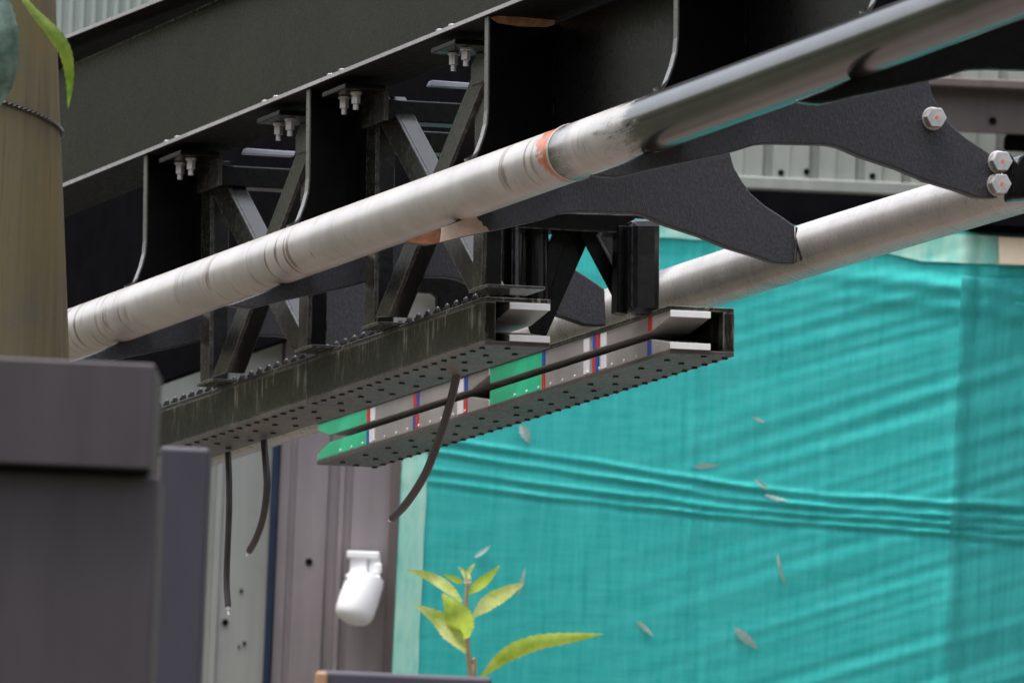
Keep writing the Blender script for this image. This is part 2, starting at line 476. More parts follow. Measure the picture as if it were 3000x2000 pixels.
def pl(poly, x):
    for (a, b), (c, d) in zip(poly, poly[1:]):
        if x <= c: return b + (d-b)*(x-a)/(c-a)
    return poly[-1][1]
def net_depth(px, py):
    d = 0
    for i, pg_ in enumerate(PLEATS):
        u = (py - pl(pg_, px) - 5*noise.noise(Vector((px*.006, i, 0))))/11.0
        amp = (.55+.45*min(1, max(0, (px-1250)/1500))) * (.7+.6*noise.noise(Vector((px*.004, i*3.1, 2))))
        if -2 < u < 3: d += .015*amp*(math.exp(-((u+.5)**2)*2.2) - .6*math.exp(-((u-.9)**2)*1.6))
    # slack diagonal waves, stronger to the right
    q = (py + .30*(px-1200))
    a = min(1, max(0.12, (px-1700)/900))
    d += a*.0040*noise.noise(Vector((q*.0125, px*.0011, 5)))*(.25+1.1*max(0, .5+noise.noise(Vector((px*.0025, py*.0035, 21)))))*(.4+.6*min(1, abs(py-1450)/200))
    d += .005*noise.noise(Vector((px*.0012, q*.03, 9)))*a
    # upright folds
    for (x0, sl, wd, am) in ((2035, -.045, 9, .012), (2070, -.045, 7, -.008), (2000, -.045, 8, .006), (2100, -.045, 6, .006),
                             (2805, -.045, 26, .030), (2850, -.045, 16, -.015), (2440, -.045, 14, .006), (1560, -.045, 10, .005), (1730, -.04, 12, .004)):
        u = (px - (x0+sl*(py-1200)))/wd
        if abs(u) < 3: d += am*math.exp(-u*u)*(.6+.8*noise.noise(Vector((x0, py*.004, 3))))
    # sagging swag at the top right
    for (ya, am) in ((800, .028), (860, .018)):
        yy = ya + 55*max(0, (px-2700)/300)**1.5 - 8*math.sin(px*.006)
        u = (py-yy)/28
        if abs(u) < 3: d += am*.7*math.exp(-u*u)*max(0.1, min(1, (px-2300)/500))
    return d
NX, NY = 300, 265
vs = []; fs = []
for j in range(NY+1):
    fy = min(j/230, 1); py = 640+fy*1560 + max(0, j-230)*65
    for i in range(NX+1):
        px = 1178 + (i/NX)*2100 - .048*(py-1330)
        top = 0
        if j == 0: top = 12*math.sin(px*.011)+8*noise.noise(Vector((px*.01, 0, 0)))
        p = onY(px, py+top+.047*(px-1945)*max(0, 1-fy*3), YN - net_depth(px, py)); vs.append(p)
for j in range(NY):
    for i in range(NX):
        a = j*(NX+1)+i; fs.append([a, a+1, a+NX+2, a+NX+1])
net = obj('shade_net', vs, fs, M['net'], smooth=True)
tag(net, 'large teal shade net hung over the wall, creased and sagging', 'netting')
# a second, darker length of net laps over the right end
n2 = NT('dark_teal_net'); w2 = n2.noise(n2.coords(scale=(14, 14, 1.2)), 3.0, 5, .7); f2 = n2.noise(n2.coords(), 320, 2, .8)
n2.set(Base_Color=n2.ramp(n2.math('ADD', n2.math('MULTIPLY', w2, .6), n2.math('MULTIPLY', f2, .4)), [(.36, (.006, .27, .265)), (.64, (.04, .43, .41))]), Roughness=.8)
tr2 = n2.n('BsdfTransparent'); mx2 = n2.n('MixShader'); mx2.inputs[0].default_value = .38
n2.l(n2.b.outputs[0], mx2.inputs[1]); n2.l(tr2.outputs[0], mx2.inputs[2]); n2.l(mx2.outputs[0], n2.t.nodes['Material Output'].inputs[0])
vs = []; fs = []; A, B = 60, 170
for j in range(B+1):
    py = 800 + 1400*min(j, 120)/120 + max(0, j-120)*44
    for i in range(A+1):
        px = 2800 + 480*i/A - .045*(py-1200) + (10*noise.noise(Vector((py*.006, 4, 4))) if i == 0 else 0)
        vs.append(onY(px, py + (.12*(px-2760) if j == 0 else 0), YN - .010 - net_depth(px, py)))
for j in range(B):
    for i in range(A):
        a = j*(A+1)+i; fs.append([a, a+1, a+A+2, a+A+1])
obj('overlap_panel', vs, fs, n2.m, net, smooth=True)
hb = NT('board_through_net'); hz = hb.noise(hb.coords(scale=(6, 6, 1.5)), 2.0, 5, .65)  # pale band standing in for boards showing through the net
hb.set(Base_Color=hb.ramp(hz, [(.34, (.12, .46, .40)), (.5, (.26, .56, .47)), (.68, (.40, .62, .52))]), Roughness=.8)
def board_band(fx0, fx1, fy0, fy1, nx, ny, mat):
    vs = []; fs = []
    for j in range(ny+1):
        for i in range(nx+1):
            v = j/ny; u = i/nx
            px = fx0(v)+(fx1(v)-fx0(v))*u; py = fy0(px)+(fy1(px)-fy0(px))*v
            vs.append(onY(px, py, YN-.006-net_depth(px, py)))
    for j in range(ny):
        for i in range(nx):
            a = j*(nx+1)+i; fs.append([a, a+1, a+nx+2, a+nx+1])
    return obj('pale_band', vs, fs, mat, net, smooth=True)
board_band(lambda v: 1180-.047*(660+3700*v-1330), lambda v: 1254-.047*(660+3700*v-1330) + 5*noise.noise(Vector((v*30, 1, 1))), lambda x: 660, lambda x: 4360, 10, 160, hb.m)
board_band(lambda v: 1800, lambda v: 3300, lambda x: 652+.040*(x-1945), lambda x: 697+.040*(x-1945)+8*noise.noise(Vector((x*.01, 2, 2)))+max(0, min(1, (x-2500)/200))*38, 150, 14, hb.m)
b_ = MB(); b_.add([onY(x, y, YN-.03-net_depth(x, y)) for x, y in ((2925, 694), (3300, 712), (3300, 790), (2928, 772))], [[0, 1, 2, 3]])
b_.build('patch', M['cream'], net)
tag(upbox('backing_wall', 1190, 3500, 765, 2900, YN+.30, .1, simple('teal_backing', (.01, .10, .11), .8)), 'dark wall behind the green net', 'wall')
tag(upbox('roof_edge', 2855, 3400, 560, 668, YN-.1, .4, M['dark']), 'black roof edge above the right end of the net', 'roof')
# leaves caught behind the net
def leafmesh(base, tip, width, nrm, curl=.15, serr=0.0, k=12, fold=.25):
    base, tip = Vector(base), Vector(tip); ax = tip-base; L = ax.length; ax.normalize()
    nrm = Vector(nrm); nrm = (nrm-ax*nrm.dot(ax)).normalized(); sd_ = ax.cross(nrm)
    vs = []; fs = []
    for i in range(k+1):
        u = i/k; wv = width*.5*math.sin(math.pi*min(1, u**.8))**.85 if 0 < u < 1 else width*.012
        if serr: wv *= 1+serr*((i % 2)*2-1)
        c = base + ax*L*u + nrm*(curl*L*(math.sin(math.pi*u)*.6 - u*u*.5))
        for sgn in (-1, -.5, 0, .5, 1): vs.append(c + sd_*wv*sgn + nrm*(abs(sgn)*wv*fold))
    for i in range(k):
        for j in range(4): fs.append([i*5+j, i*5+j+1, (i+1)*5+j+1, (i+1)*5+j])
    return vs, fs
def leaf_mat(name, a, b, rough=.5, trans=.35):
    x = NT(name); nz = x.noise(x.coords(), 25, 4, .6)
    c = x.ramp(nz, [(.35, a), (.65, b)])
    x.set(Base_Color=c, Roughness=rough); x.bump(x.noise(x.coords(), 120, 2), .15, .002)
    tl = x.n('BsdfTranslucent'); x.l(c, tl.inputs[0]); mx = x.n('MixShader'); mx.inputs[0].default_value = trans
    x.l(x.b.outputs[0], mx.inputs[1]); x.l(tl.outputs[0], mx.inputs[2]); x.l(mx.outputs[0], x.t.nodes['Material Output'].inputs[0])
    return x.m
M['deadleaf'] = leaf_mat('dry_leaf', (.24, .40, .37), (.46, .50, .45))
fallen = [((2205, 1222), (2242, 1237), 16, 'small bright dry leaf on the upper middle of the net, right of the brake end'),
          ((2030, 1366), (2108, 1362), 28, 'broad pale dry leaf on the net above the long pleats'),
          ((2212, 1402), (2255, 1437), 18, 'dry leaf resting on the topmost pleat of the net'),
          ((2240, 1448), (2306, 1466), 18, 'dry leaf tucked between pleats of the net'),
          ((2278, 1622), (2300, 1718), 18, 'thin upright dry leaf on the net below the pleats'),
          ((1866, 1818), (1914, 1863), 20, 'dry tan leaf at the bottom of the net right of the seedling'),
          ((2152, 1838), (2220, 1900), 34, 'large faded leaf lying low on the net, centre'),
          ((1525, 1242), (1552, 1300), 34, 'faded leaf stuck on the net just under the brake beam'),
          ((1390, 1632), (1438, 1598), 18, 'pale dry leaf on the net straight above the seedling'),
          ((1515, 1745), (1540, 1660), 20, 'upright grey leaf on the net right above the seedling leaf')]
for (a, b_, wd, lab) in fallen:
    yy = YN - net_depth((a[0]+b_[0])/2, (a[1]+b_[1])/2) - .012
    vs, fs = leafmesh(onY(*a, yy), onY(*b_, yy), wd/FPX*YN*random.uniform(.55, .9), (random.uniform(-.5, .5), -1, random.uniform(-.4, .5)), random.uniform(-.1, .18), random.uniform(.04, .22), 9, random.uniform(-.3, .5))
    tag(obj('dry_leaf', vs, fs, M['deadleaf'], smooth=True), lab, 'leaf', 'dry leaves caught on the net')

# ---------------------------------------------------------------- track: girder
def flange_pt(px, dy=0): return (px, 545 - .4073*(px-185) + dy)
TF = -.21
girder = empty('girder', on('t', TF, 185, 545), 'long dusty black girder sloping up across the top of the picture', 'girder')
def lineT(px0, py0, px1, py1, t, a, b):          # two points of a pixel line on plane t, stretched to pixel columns a and b
    f = lambda x: py0+(py1-py0)*(x-px0)/(px1-px0)
    return on('t', t, a, f(a)), on('t', t, b, f(b))
XA, XB = -1800, 4400
p, q = lineT(185, 537, 1523, -8, TF, XA, XB)
MB().prism([p, q, q-N*.011, p-N*.011], T*.205).build('lower_flange', M['flange_under'], girder, bevel=.002)
wt = -.10
MB().prism([p+T*(wt-TF)+N*.0005, q+T*(wt-TF)+N*.0005, q+T*(wt-TF)+N*.40, p+T*(wt-TF)+N*.37], T*.02).build('web', M['girder'], girder)
p2, q2 = lineT(184, 107, 455, -1, -.19, XA, XB)
MB().prism([p2, q2, q2-N*.011, p2-N*.011], T*.20).build('upper_flange', M['flange_under'], girder, bevel=.002)
MB().prism([p-T*.0015-N*.0004, q-T*.0015-N*.0004, q-T*.0015-N*.0106, p-T*.0015-N*.0106], T*.003).build('flange_edge_glint', M['flange_glint'], girder)
MB().prism([p2-T*.0015-N*.0004, q2-T*.0015-N*.0004, q2-T*.0015-N*.0106, p2-T*.0015-N*.0106], T*.003).build('flange_edge_glint', M['flange_glint'], girder)
def flange_n(s):
    a = stn(p-N*.011); b = stn(q-N*.011)
    return a[2] + (b[2]-a[2])*(s-a[0])/(b[0]-a[0])
# hanger plates
EDGE = [(430, 600), (907, 450), (1431, 200), (1986, 100), (2592, 8)]
SK = [onST('t', -.20, *e)[0] for e in EDGE]
print('SK', SK)
hl = ['farthest black hanger plate beside the wooden pole', 'black hanger plate between the two crossed trusses', 'black hanger plate with a rusty weld strip at its top',
      'black hanger plate with bright curved edge meeting the dark rail section', 'nearest black hanger plate, only its tip showing at the top edge']
def hanger(s, lab):
    nt_ = flange_n(s)-.001
    nb = .50
    prof = [(-.2, nt_), (-.2, nb+.03), (-.203, nb-.005), (-.212, nb-.04), (-.225, nb-.075), (-.245, nb-.115), (-.25, .40), (-.10, .36), (-.02, .36), (-.02, nt_)]
    h = empty('hanger_plate', W(s, -.2, .4), lab, 'plate', 'hanger plates under the girder')
    MB().prism([W(s, t, n) for t, n in prof], -S*.028).build('plate', M['black'], h, bevel=.003)
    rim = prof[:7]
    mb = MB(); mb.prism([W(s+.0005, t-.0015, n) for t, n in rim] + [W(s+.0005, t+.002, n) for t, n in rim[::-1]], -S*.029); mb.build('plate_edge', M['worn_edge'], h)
    return h
H = [hanger(s, l) for s, l in zip(SK, hl)]
# rusty weld strip under the flange on the third plate
MB().prism([on('s', SK[2]+.002, x, y) for x, y in ((1437, 52), (1460, 47), (1540, 52), (1624, 60), (1622, 74), (1600, 80), (1520, 78), (1458, 68))], S*.003).build('weld_strip', simple('rusty_weld', (.42, .23, .11), .8, 0, .6, 40, .4), H[2])
wsh = MB(); wsh.prism([on('s', SK[2]+.002, x, y) for x, y in ((1437, 62), (1458, 72), (1520, 82), (1605, 84), (1632, 72), (1650, 62), (1632, 98), (1610, 110), (1560, 100), (1437, 92))], S*.002)
M['sky_glare'] = simple('pale_sky_glare', (.34, .34, .36), .5, 0, .6, 12)  # pale colour for sky glare on the third plate, not applied
# longitudinal webs between nearer hangers
RS0, RS1 = onST('t', .9, -700, 900)[0], onST('t', .9, 1480, 700)[0]
o = MB().tbox(RS0, RS1, .90, .93, .54, 1.25).build('side_plate', M['dark']); tag(o, 'black plate wall of the second girder seen through the truss openings', 'plate')
for a, b, lab in ((2, 3, 'black side plate between the rusty-welded hanger and the next'), (3, 4, 'black side plate above the dark end of the front rail')):
    nA = flange_n(SK[a])-.012; nB = flange_n(SK[b])-.012
    o = MB().prism([W(SK[a]-.03, -.019, .36), W(SK[b]-.03, -.019, .36), W(SK[b]-.03, -.019, nB), W(SK[a]-.03, -.019, nA)], T*.02).build('side_plate', M['black_matt'])
    tag(o, lab, 'plate')

# ---------------------------------------------------------------- track: rails
TR1, TR2, RR = -.28, .97, .0705
pts = [(-1700, 1678), (-500, 1240), (300, 947), (900, 728), (1400, 548), (1900, 367), (2500, 146), (3000, -44), (3500, -236), (4300, -543)]
pts3 = [on('t', TR1, *q_) for q_ in pts]
path1 = catmull(pts3, 10)
base1 = path1[0]
def ulen(px):
    return onST('t', TR1, px, pl(pts, px))[0] - stn(path1[0])[0]
U_WELD = ulen(1682); U_DARK = ulen(1890)
def rail_mat(front):
    x = NT('worn_rail_steel' if front else 'grey_rail_paint')
    tc = x.n('TexCoord'); sp = x.n('SeparateXYZ'); x.l(tc.outputs['UV'], sp.inputs[0])
    u, v = sp.outputs[0], sp.outputs[1]
    co = x.coords()
    def uvn(su, sv, det=4, rough=.6, off=0.0):
        mp = x.n('Mapping'); mp.inputs['Scale'].default_value = (su, sv, 1); mp.inputs['Location'].default_value = (off, off, 0)
        x.l(tc.outputs['UV'], mp.inputs[0]); return x.noise(mp.outputs[0], 1.0, det, rough, .3)
    cloud = x.noise(co, 6, 5, .65); sm = x.noise(co, 45, 4, .7)
    base = x.mix(x.rng(cloud, .35, .68), (.34, .32, .307), (.45, .425, .408))
    base = x.mix(x.rng(x.noise(co, 16, 5, .7), .62, .95, 0, .08), base, (.30, .25, .22))
    rough = x.rng(sm, .3, .7, .24, .36)
    metal = None
    if front:
        rings = x.rng(uvn(34, 2.2, 3, .55), .585, .64)
        zone = x.rng(uvn(1.6, .5, 2, .5, 4.3), .46, .60)
        base = x.mix(x.math('MULTIPLY', x.math('MULTIPLY', rings, zone), 1.0), base, (.15, .105, .08))
        # rust band just before the joint
        wob = x.math('ADD', u, x.rng(uvn(8, 9, 4, .7), .2, .8, -.06, .06))
        top_ = x.math('MULTIPLY', x.math('ABSOLUTE', x.math('SUBTRACT', v, .5)), 2.0)
        wid = x.math('MULTIPLY', x.math('POWER', top_, 2.0), .13)
        rb = x.math('MULTIPLY', x.rng(x.math('ADD', wob, wid), U_WELD-.050, U_WELD-.030), x.rng(u, U_WELD+.004, U_WELD-.002))
        base = x.mix(rb, base, x.mix(x.rng(sm, .35, .6), (.55, .15, .045), (.30, .085, .03)))
        # polished dark length right of the joint, with a rubbed ragged start
        wob2 = x.math('ADD', u, x.math('ADD', x.rng(uvn(5, 10, 6, .8, 2.0), .2, .8, -.35, .35), x.rng(cloud, .3, .7, -.10, .10)))
        dk = x.rng(wob2, U_DARK-.12, U_DARK+.12)
        near = x.math('MULTIPLY', x.rng(u, U_WELD, U_WELD+.002), x.rng(wob, U_WELD+.16, U_WELD+.02, 0, .8))
        dark = x.math('MAXIMUM', dk, near)
        chips = x.math('MULTIPLY', x.rng(uvn(3.5, 10, 4, .65, 7.7), .70, .735), x.rng(u, U_DARK+.3, U_DARK+.5))
        base = x.mix(dark, base, x.mix(x.rng(cloud, .4, .7), (.034, .033, .032), (.062, .060, .059)))
        base = x.mix(chips, base, (.55, .42, .2))
        rough = x.rng(dark, 0, 1, .33, .20)
        x.set(Roughness=rough)
    else:
        x.set(Roughness=rough)
        spot = x.rng(x.noise(co, 3.4, 3, .5), .54, .70, 0, .8)
        base = x.mix(spot, base, (.10, .095, .09))
    x.set(Base_Color=base, Metallic=(x.rng(dark, 0, 1, .25, .68) if front else .28))
    
    if front: x.bump(sm, .02, .001)
    return x.m
M['rail1'] = rail_mat(True); M['rail2'] = rail_mat(False)
r1 = empty('track_rail', base1, 'worn tubular steel rail sloping across the front, orange rust at its joint', 'rail')
tube('pipe', path1, RR, M['rail1'], r1, k=64)
# raised joint collar
def at_u(px):
    return on('t', TR1, px, pl(pts, px))
a, b = at_u(1681), at_u(1685); d = (b-a).normalized()
tube('weld_bead', [a-d*.004, a-d*.001, a+d*.003, a+d*.006], RR+.0015, M['rail1'], r1, k=48, rfun=lambda f: RR+.0022*math.sin(math.pi*(.15+.7*f)))
pts2 = [(-1500, 1986), (-200, 1560), (700, 1268), (1300, 1080), (1700, 950), (2000, 850), (2400, 722), (2700, 630), (3000, 540), (3400, 420), (4400, 120)]
path2 = catmull([on('t', TR2, *q_) for q_ in pts2], 8)
r2 = empty('track_rail', path2[0], 'smooth grey tubular rail farther back, running up to the right edge', 'rail')
tube('pipe', path2, RR, M['rail2'], r2, k=64)

# ---------------------------------------------------------------- cross ties
TIE = [(1184, 708), (1292, 668), (1420, 612), (1632, 540), (1840, 470), (1960, 440), (2125, 420), (2139, 447), (2151, 490), (2172, 526), (2200, 566), (2243, 603), (2300, 640), (2329, 661), (2331, 711), (2334, 772), (2300, 773),
       (2269, 770), (2214, 750), (2134, 726), (2052, 692), (1945, 657), (1888, 632), (1862, 626), (1845, 624), (1707, 621), (1670, 622), (1646, 625), (1600, 640), (1545, 654), (1432, 678), (1350, 695), (1286, 711), (1255, 717), (1215, 714)]
ST = SK[2]+.04
prof = [onST('s', ST, x, y)[1:] for x, y in TIE]
tie_labels = ['dark cross tie at the far left beside the cabinet lid', 'dark cross tie whose arm runs behind the first truss', 'grey gritty cross tie with a bare pale tip under the rusty joint',
              'grey gritty cross tie bolted to the second rail at the right edge', 'black cross tie arm crossing the upper right corner']
def make_tie(s, lab, mat='tie'):
    e = empty('cross_tie', W(s, 0, .3), lab, 'tie', 'cross ties between the two rails')
    MB().prism([W(s, t, n) for t, n in prof], -S*.032).build('arm', M[mat], e, bevel=.004)
    return e
ties = [make_tie(s+.04, l, 'black' if i == 4 else 'tie') for i, (s, l) in enumerate(zip(SK, tie_labels))]
t1 = ties[2]
MB().prism([on('s', ST+.002, x, y) for x, y in ((1287, 710), (1293, 668), (1392, 630), (1400, 645), (1410, 650), (1414, 662), (1424, 664), (1432, 677), (1350, 694))], S*.003).build('bare_tip', M['bare'], t1)
MB().prism([on('s', ST+.002, x, y) for x, y in ((1184, 707), (1290, 668), (1286, 710), (1255, 716), (1215, 713))], S*.003).build('rusty_tip', M['rust'], t1)
# drips at the rear end weld
MB().prism([on('s', ST+.002, x, y) for x, y in ((2330, 664), (2336, 668), (2331, 692), (2337, 716), (2347, 742), (2352, 762), (2344, 765), (2336, 735), (2333, 770), (2326, 770), (2329, 715))], S*.004).build('weld_bead', M['black'], t1)
# bolts of the fourth tie
def hexbolt(name, c, axis, r, h, mat, parent, mark=True):
    b = MB(); b.cyl(c, axis, r*1.08, h*.14, 20); b.cyl(Vector(c)+Vector(axis)*h*.18, axis, r, h*.82, 6, rot=.3)
    o = b.build(name, mat, parent, bevel=r*.08)
    if mark:
        k = MB(); k.cyl(Vector(c)+Vector(axis)*h, axis, r*.16, .0012, 8); k.build('paint_mark', M['orange'], o)
    return o
s3 = SK[3]+.04
for (x, y) in ((2740, 343), (2933, 471), (2930, 537)):
    hexbolt('bolt', on('s', s3, x-8, y+5), S, .027, .030, M['zinc'], ties[3])
# bracket at the right edge clamped to the tie
cl = empty('rail_clamp', on('s', s3, 2985, 500), 'dark glossy clamp beside two bolts at the right edge', 'clamp')
polyS([(2962, 445), (2975, 470), (2982, 475), (2992, 455), (3060, 430), (3060, 575), (2970, 585)], s3+.03, -.07).build('body', M['black'], cl, bevel=.006)

# ---------------------------------------------------------------- brake units
YB = {}
def brake(s0, s1, side, label, colours, nuts=True, end_open=True, cham0=.15):
    """side=+1: back plate at t 0 opening to the right; -1: back plate at t .69 opening to the left"""
    tt = (lambda a: a) if side > 0 else (lambda a: .69-a)
    def bx(mb, sa, sb, ta, tb, na, nb): 
        a, b = sorted((tt(ta), tt(tb))); mb.tbox(sa, sb, a, b, na, nb); return mb
    e = empty('brake_unit', W(s0, .1 if side > 0 else .6, 0), label, 'brake', 'magnetic brake units')
    bx(MB(), s0, s1, 0, .031, .0125, .1145).build('back_plate', M['beam'], e, bevel=.002)
    bx(MB(), s0, s1, 0, .182, .1150, .127).build('top_plate', M['beam'], e, bevel=.002)
    bx(MB(), s0, s1, 0, .180, .0, .012).build('bottom_plate', M['beamgloss'], e, bevel=.0015)
    # magnet bars with tapered ends
    cham = .15
    for nm_, nroot, sg in (('lower_magnet_bar', .0125, 1), ('upper_magnet_bar', .1145, -1)):
        th0, th1 = .017, .041
        ta, tb = tt(.068), tt(.178)
        prof_ = [(s0, 0), (s1, 0), (s1, th0), (s1-cham, th1), (s0+cham0, th1)] + ([(s0, th0)] if cham0 > .01 else [])
        mb = MB(); mb.prism([W(a, ta, nroot+sg*b) for a, b in prof_], T*(tb-ta))
        bar = mb.build(nm_, M['magnet'], e, bevel=.001)
        # end cap, white alloy
        a, b = sorted((ta, tb))
        if end_open:
            lo, hi = sorted((nroot+sg*.0005, nroot+sg*(th0+.0005)))
            MB().tbox(s1+.0005, s1+.006, a-.0005, b+.0005, lo, hi).build('end_cap', M['zinc_white'], bar, bevel=.001)
        # coloured pieces on the face towards the gap side
        tf = tt(.178)
        for (f0, f1, key) in colours[0 if sg < 0 else 1]:
            sa, sb = s0+(s1-s0)*f0, s0+(s1-s0)*f1
            if key == 'green':
                lo = [(sa, .001), (sb, .001), (sb, .0405), (max(sa, s0+cham0), .0405), (sa, .018)] if f0 < .05 and cham0 > .01 else [(sa, .001), (sb, .001), (sb, .0405), (sa, .0405)]
                MB().prism([W(q0, tf, nroot+sg*q1) for q0, q1 in lo], T*(.0015*side)).build('green_block', M['green'], bar)
            else:
                h0, h1 = (.0015, .0395) if key != 'label' else (.004, .039)
                MB().prism([W(q0, tf, nroot+sg*q1) for q0, q1 in ((sa, h0), (sb, h0), (sb, h1), (sa, h1))], T*(.002*side)).build({'red': 'red_mark', 'blue': 'blue_mark', 'label': 'sticker'}[key], M[key], bar)
    # small bright screws along the lower bar
    if side < 0:
        for k in range(13):
            s_ = s0+.22+.1*k
            if s_ < s1-.16: MB().cyl(W(s_, tt(.180), .020), -T, .0035, .003, 8).build('screw', M['zinc_white'], e)
    # bolt heads under the bottom plate
    proto = None
    L = s1-s0
    rows = [(.014, .079, .02), (.078, .176, .05), (.138, .205, .11)]
    def place(t_, s_, pr):
        if pr is None:
            return MB().cyl(W(s_, t_, -.0005), -N, .0080, .0045, 10).build('bolt_head', M['darkbolt'], e)
        c = pr.copy(); col.objects.link(c); c.location = pr.location + (W(s_, t_, -.0005)-N*.00225) - (pr.location+e.location); return c
    for (ta, step, off) in rows:
        s_ = s0+off
        while s_ < s1-.015:
            o = place(tt(ta), s_, proto)
            if proto is None: proto = o
            s_ += step
    if nuts:
        pn = None; s_ = s0+.03; i = 0
        while s_ < s1-.02:
            if pn is None:
                mb = MB(); base = W(s_, tt(.020), .1272)
                mb.cyl(base, N, .013, .010, 6); mb.dome(base+N*.010, N, .0085, 10, 4, 1.6)
                pn = mb.build('dome_nut', M['darkbolt'], e, bevel=.0006)
                first = W(s_, tt(.020), .1272)
            else:
                c = pn.copy(); col.objects.link(c); c.location = pn.location + W(s_, tt(.020), .1272) - first
            s_ += .0785
    return e
FRONT_J = onST('t', 0, 900, 1167)[0]; FRONT_F = FRONT_J-1.46
REAR_J = onST('t', .512, 1433, 1190)[0]; REAR_F = onST('t', .512, 930, 1345)[0]
print('front joint', FRONT_J, 'rear', REAR_J, REAR_F)
def frac(px, s0, s1):
    s_ = onST('t', .512, px, 1190-.309*(px-1433))[0]; return (s_-s0)/(s1-s0)
def cols(items, s0, s1): return [(frac(a, s0, s1), frac(b, s0, s1), k) for a, b, k in items]
near_u = cols([(1437, 1588, 'green'), (1589, 1597, 'blue'), (1711, 1728, 'label'), (1738, 1747, 'blue'), (1747, 1756, 'red'), (1761, 1778, 'label'), (1900, 1910, 'red')], REAR_J+.004, 0)
near_l = cols([(1437, 1588, 'green'), (1589, 1597, 'red'), (1711, 1728, 'label'), (1737, 1746, 'red'), (1746, 1755, 'blue'), (1761, 1778, 'label'), (1898, 1908, 'blue')], REAR_J+.004, 0)
far_u = cols([(934, 1075, 'green'), (1075, 1083, 'red'), (1086, 1100, 'label'), (1212, 1221, 'red'), (1222, 1228, 'blue'), (1343, 1359, 'label'), (1361, 1370, 'blue')], REAR_F, REAR_J-.004)
far_l = cols([(934, 1075, 'green'), (1075, 1081, 'blue'), (1083, 1099, 'label'), (1211, 1217, 'blue'), (1218, 1227, 'red'), (1341, 1358, 'label'), (1360, 1369, 'red')], REAR_F, REAR_J-.004)
brake(FRONT_F, FRONT_J-.004, 1, 'far length of the front brake beam, reaching behind the cabinet', ([], []))
brake(FRONT_J+.004, 0, 1, 'near length of the front brake beam with open white-tipped end', ([], []))
brake(REAR_F, REAR_J-.004, -1, 'far length of the rear brake beam with green end over the grey panels', (far_u, far_l), nuts=False, cham0=.12)
brake(REAR_J+.004, 0, -1, 'near length of the rear brake beam, open end in front of the net', (near_u, near_l), nuts=False, cham0=.002)

# ---------------------------------------------------------------- trusses above the front brake beam
TT = -.055
def quadT(pts, t, dt, name, mat, parent): return polyT(pts, t, dt).build(name, mat, parent, bevel=.0015)
def angle(lp, lq, rp, rq, name, parent, t=TT, leg=.046, mat='truss', foot=False):
    """angle-iron member: one leg in the upright plane t, the other turned back from its right-hand edge"""
    mb = MB()
    A = [on('t', t, *z) for z in (lp, rp, rq, lq)]
    for i_, k_ in ((3, 0), (2, 1)):                 # stop on the foot plates at the beam's top
        nq, np_ = stn(A[i_])[2], stn(A[k_])[2]
        if nq < .136: A[i_] = A[i_].lerp(A[k_], (.136-nq)/(np_-nq))
    if foot:
        fs_ = stn(A[3])[0]
        MB().tbox(fs_-.02, fs_+.13, t-.004, .10, .1276, .1356).build('foot_plate', M['truss'], parent, bevel=.001)
    mb.prism(A, T*.008)
    wdir = (A[0]-A[1]).normalized()
    o = mb.build(name, M[mat], parent, bevel=.001)
    MB().prism([A[1]+T*.0085, A[1]+wdir*.008+T*.0085, A[2]+wdir*.008+T*.0085, A[2]+T*.0085], T*leg).build('back_leg', M['column'], o, bevel=.001)
    return o
def truss(lab, posts, b1, b2, root):
    e = empty('truss_frame', root, lab, 'truss', 'crossed trusses between girder and front brake beam')
    for q in posts: angle(*q, 'post', e, foot=True)
    angle(*b1, 'brace', e, t=TT+.009)
    angle(*b2, 'brace', e, t=TT-.010)
    return e
tr1 = truss('farther crossed truss of black angle iron over the front brake beam',
     [((592, 470), (586, 1152), (618, 470), (613, 1148)), ((884, 390), (873, 1052), (912, 390), (900, 1046))],
     ((590, 505), (868, 1050), (635, 486), (917, 1040)), ((872, 440), (615, 1118), (907, 440), (652, 1118)), on('t', TT, 600, 1150))
tr2 = truss('nearer crossed truss of black angle iron beside the rusty-welded hanger',
     [((1076, 290), (1067, 978), (1102, 290), (1096, 972)), ((1394, 150), (1384, 874), (1427, 150), (1410, 870))],
     ((1080, 300), (1388, 880), (1130, 282), (1440, 872)), ((1384, 220), (1098, 930), (1424, 220), (1136, 930)), on('t', TT, 1075, 980))
